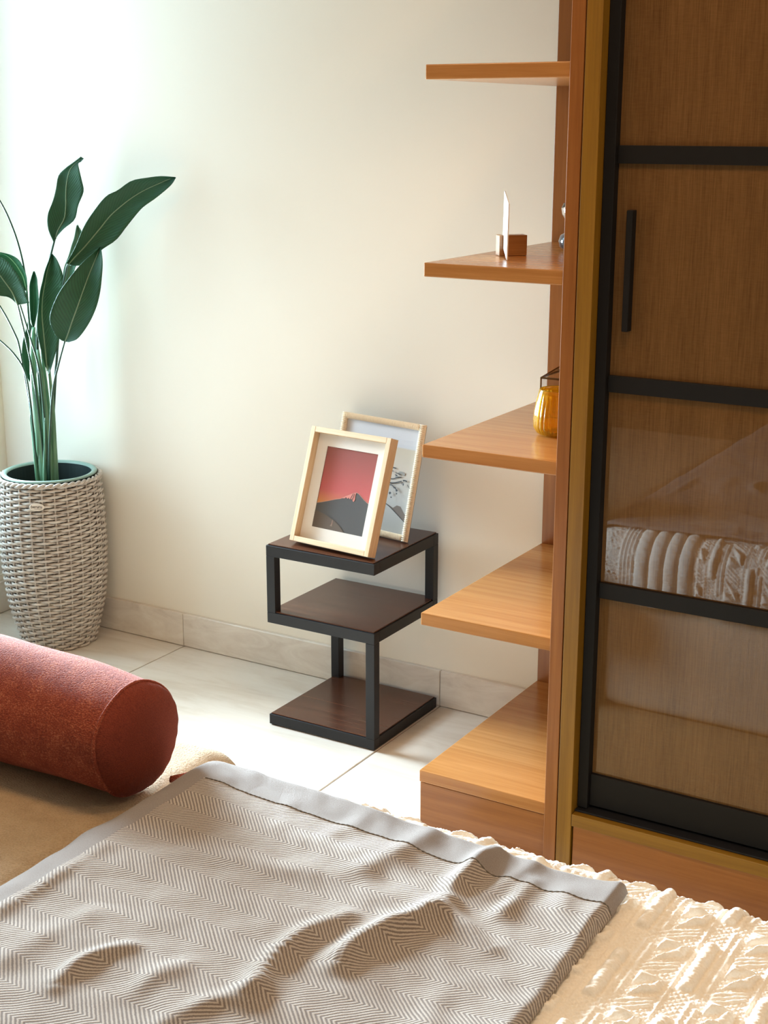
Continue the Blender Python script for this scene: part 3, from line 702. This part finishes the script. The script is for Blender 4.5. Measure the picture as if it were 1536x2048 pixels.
us = np.concatenate([np.linspace(EX-.20, -.66, 250), np.linspace(-.66, -.2, 240)[1:], np.linspace(-.2, .72, 60)[1:]])
vs2 = np.concatenate([np.linspace(.05, 1.18, 50), np.linspace(1.18, EY+.215, 380)[1:]])
U2, V2 = np.meshgrid(us, vs2, indexing='ij')
PXq, PYq = .094, .172
def quilt_h(u, v_):
    h = np.zeros_like(u)
    ci = np.floor(u/PXq); a = u-ci*PXq; vv = v_+np.where(ci % 2 == 0, 0, PYq*.5)+.010*np.sin(ci*2.3)
    b = np.mod(vv, PYq)
    pucker = np.clip(1+.20*smooth_noise(u, v_, 6, 70, 3), .7, 1.22)
    def bars(x0, w_, y0, y1, hgt):
        m = (b > y0) & (b < y1); e = np.clip(np.minimum(b-y0, y1-b)/.007, 0, 1)**.5
        return np.where(m, ridge_p(a-x0, w_)*hgt*e, 0)
    h = np.maximum(h, bars(.012, .021, .008, .122, .0100)*pucker)
    h = np.maximum(h, bars(.028, .0085, .0, .168, .0045)); h = np.maximum(h, bars(.0375, .0085, .018, .16, .0045))
    h = np.maximum(h, bars(.0895, .0075, .0, .165, .0040))
    dg = b-.70*(a-.043); inm = (a > .0425) & (a < .0855); edge = np.clip(np.minimum(a-.0425, .0855-a)/.004, 0, 1)**.5
    for k in range(3):
        for off in (.0, PYq*.5):
            h = np.maximum(h, np.where(inm, ridge_p(np.mod(dg-off-k*.0088+.02, PYq)-.02, .0084)*.0042*edge, 0))
    for (t0, sgn) in ((.030, 1), (.058, -1), (.116, 1), (.142, -1)):
        s1 = np.mod(dg-t0, PYq); w1 = .032; a2 = (a-.045)/.038
        tri = np.minimum(np.minimum(s1, w1*(a2 if sgn > 0 else 1-a2)-s1), np.minimum(a-.045, .083-a))
        h = np.maximum(h, np.where(inm & (tri > 0), .0090*np.sqrt(np.clip(tri/.007, 0, 1)), 0)*pucker)
    g1 = np.abs(np.sin((a+b)*PI/.0095)); g2 = np.abs(np.sin((a-b)*PI/.0095))
    h = np.maximum(h, np.where(h < .0009, .0034*np.sqrt(np.minimum(g1, g2)), 0))
    return h
hq = quilt_h(U2, V2)*np.where((V2 < 1.655) & (U2 < -.612+.018*(1.65-V2)), .2, 1.0)
# long plain flutes and fine cords towards the foot end
m = U2 < -1.06
h2 = np.zeros_like(hq)
for k in range(4): h2 = np.maximum(h2, ridge_p(U2-(-1.205+.038*k), .036)*.008)
for k in range(4): h2 = np.maximum(h2, ridge_p(U2-(-1.232-.010*k), .009)*.003)
for k in range(4): h2 = np.maximum(h2, ridge_p(U2-(-1.36-.012*k), .010)*.003)
h2 = np.where(h2 < .0005, .001*smooth_noise(U2, V2, 60, 60, 5)**2, h2)
hq = np.where(m, h2, hq)+.0006*smooth_noise(U2, V2, 40, 70, 9)
hem = np.maximum(np.maximum(EX-U2, 0), np.maximum(V2-EY, 0))
P, N = drape(U2, V2)
wave = .006*np.sin(U2*26+1)*np.clip((V2-EY-.10)/.15, 0, 1)
P = P+N*(hq*1.1+wave+.003)[..., None]
qo = grid_mesh('quilt', P, M_quilt); tag(qo, 'cream stitched quilt with raised geometric pattern covering the bed', 'quilt')
so = qo.modifiers.new('thick', 'SOLIDIFY'); so.thickness = .004; so.offset = -1

# throw blanket
XR_B, YH = -.592, 1.662   # right edge, far hem
us = np.concatenate([np.linspace(EX-.15, -1.31, 36), np.linspace(-1.31, XR_B-.012, 230)[1:], XR_B-.012+.012*np.sin(np.linspace(0, PI/2, 12))[1:]])
vs2 = np.concatenate([np.linspace(-.02, .84, 36), np.linspace(.84, YH, 300)[1:]])
U2, V2 = np.meshgrid(us, vs2, indexing='ij')
Us = U2+.010*(V2-1.3)*np.clip((U2+1.3)/.7, 0, 1)*-.0+np.clip((U2+1.0)/.4, 0, 1)*.03*(1.65-V2)*.6*(1)
FOLDS = [([(-.834,1.278),(-.839,1.303),(-.837,1.335),(-.825,1.386),(-.803,1.431),(-.792,1.498)], .020, .020), ([(-.888,1.161),(-.894,1.184),(-.908,1.238),(-.908,1.305),(-.902,1.342),(-.885,1.387)], .014, .018),
         ([(-1.094,1.066),(-1.102,1.082),(-1.106,1.114),(-1.095,1.151),(-1.076,1.177)], .011, .014), ([(-1.012,1.103),(-1.005,1.151),(-.99,1.19)], .006, .018), ([(-.801,1.53),(-.799,1.573),(-.798,1.626),(-.789,1.663)], .016, .016),
         ([(-.791,1.459),(-.773,1.47),(-.735,1.45),(-.692,1.428)], .010, .016), ([(-.713,1.61),(-.712,1.551),(-.718,1.503)], .009, .016), ([(-1.28,1.10),(-1.277,1.225),(-1.278,1.35)], .006, .014), ([(-1.098,1.532),(-.971,1.522),(-.878,1.451)], .005, .022),
         ([(-1.113,1.419),(-1.031,1.436),(-.964,1.46)], .005, .022), ([(-.949,1.062),(-.92,1.136),(-.887,1.19)], .007, .016), ([(-.70,1.10),(-.69,1.22),(-.70,1.32)], .004, .02), ([(-.93,1.50),(-.905,1.60),(-.90,1.66)], .007, .02), ([(-1.02,1.56),(-1.0,1.66)], .004, .02), ([(-.75,1.55),(-.73,1.66)], .006, .015),
         ([(-1.18,1.0),(-1.19,1.10),(-1.17,1.22)], .005, .022), ([(-1.2,1.35),(-1.15,1.42)], .003, .025), ([(-.66,1.62),(-.645,1.54)], .004, .018)]
h = .0065+.0016*smooth_noise(U2, V2, 4, 4, 21)+.0008*smooth_noise(U2, V2, 11, 11, 22)
for pts, A_, w_ in FOLDS:
    C_ = catmull(np.array(pts), 24); dmin = np.full(U2.shape, 1e9); par = np.zeros(U2.shape)
    for i, c in enumerate(C_):
        d_ = np.hypot(U2-c[0], V2-c[1]); mk_ = d_ < dmin; dmin = np.where(mk_, d_, dmin); par = np.where(mk_, i/23, par)
    tp = np.sin(PI*np.clip(.12+par*.76, 0, 1))**.7
    h += A_*tp*np.exp(-(dmin/w_)**2)
e_ = XR_B-U2
prof_ = np.where(e_ < .014, np.sqrt(np.clip(1-(1-e_/.014)**2, 0, 1)), np.exp(-(e_-.014)/.05))
h = h*np.clip(e_/.004, .45, 1)+.014*prof_*(.8+.3*np.sin(V2*17))
e2 = YH-V2
h += .004*np.exp(-e2/.02)*np.clip(e2/.004, 0, 1)
h = np.maximum(h, .005)
Vs = V2-.040*np.clip((U2+1.25)/.6, 0, 1)*np.clip((V2-1.2)/.4, 0, 1)
P, N = drape(Us, Vs)
base_q = .003+np.interp(0, [0], [.0035])
lift = .004
P = P+N*(h+base_q+lift)[..., None]
UVt = np.stack([U2+1.292, V2-1.600], -1)
th_ = grid_mesh('throw_blanket', P, M_throw, None, UVt)
tag(th_, 'grey and cream herringbone throw with plain grey border across the bed end', 'blanket')
so = th_.modifiers.new('thick', 'SOLIDIFY'); so.thickness = .005; so.offset = -1
jv = int(np.argmin(np.abs(vs2-1.600))); i0 = int(np.argmin(np.abs(us+1.288)))
line = P[i0:, jv]+N[i0:, jv]*.0006
rad_ = .0009+.0005*np.sin(np.arange(len(line))*2.2)
V, F = tube_data(line, rad_, 6); mk('stitch_line', V, F, M_stitch, th_, True)

# ------------------------------------------------------------------ bench and bolster
bn = thing('upholstered_bench', 'beige boucle bench at the foot of the bed', 'bench', (-1.87, 1.0, 0))
ZBN = .43
o = box('seat', -.47, .483, -.85, .875, .22, ZBN, M_bouc, bn, .075, 8, True)
box('base', -.44, .455, -.82, .79, .05, .22, M_bouc, bn, .02, 3, True)
for sx_ in (-1, 1):
    for sy_ in (-1, 1):
        V, F = tube_data([(sx_*.38, sy_*.74, .052), (sx_*.39, sy_*.75, 0)], [.022, .015], 12); mk('leg', V, F, M_black, bn)
RBo = .0995; bo = thing('bolster_cushion', 'rust red knitted bolster cushion lying on the beige bench', 'cushion', (-1.442, 1.612, ZBN+RBo+.0045))
bo.rotation_euler = (0, 0, math.radians(-1.5))
LB_ = .78
def xl(prof, n=64, wob=None):   # lathe about x
    V, F = lathe(prof, n, wob); return [(v[2], v[0], v[1]) for v in V], F
bw_ = lambda a, z_: .0018*math.sin(3*a+z_*9)+.0014*math.sin(5*a-z_*23)
xs = np.linspace(-LB_, 0, 30)
rprof = lambda x_: RBo+.004-.0095*max(0, 1-min(-x_, x_+LB_)/.30)**2
V, F = xl([(rprof(x_), x_) for x_ in xs], 64, bw_); mk('cover', V, F, M_rust, bo, True)
for s_ in (0, 1):
    pr_ = []
    for q in np.linspace(0, 1, 14):
        r_ = (RBo-.0055)*math.cos(q*PI/2)**.62 if q < 1 else .0002; x_ = .036*math.sin(q*PI/2)
        pr_.append((max(r_, .0002), x_ if s_ == 0 else -LB_-x_))
    gw = lambda a, z_: .0007*math.sin(22*a)*min(1, abs(z_ if s_ == 0 else z_+LB_)/.02)+bw_(a, 0 if s_ == 0 else -LB_)*max(0, 1-abs(z_ if s_ == 0 else z_+LB_)/.05)
    V, F = xl(pr_, 96, gw)
    if s_: F = [f[::-1] for f in F]
    mk('end_cap', V, F, M_rustcap, bo, True)
    aa = np.linspace(0, 2*PI, 90, endpoint=False); x_ = 0 if s_ == 0 else -LB_
    V, F = tube_data(np.stack([np.full(90, x_), (RBo-.0052+np.array([bw_(a, x_) for a in aa]))*np.cos(aa), (RBo-.0052+np.array([bw_(a, x_) for a in aa]))*np.sin(aa)], 1), .0034, 8, 1, True)
    mk('piping', V, F, M_rust, bo, True)
V, F = tube_data(catmull([(.045, .03, -.075), (.052, .055, -.080), (.056, .08, -.084), (.056, .10, -.086)], 14), np.linspace(.006, .011, 14), 8, .4); mk('tie', V, F, M_rust, bo, True)
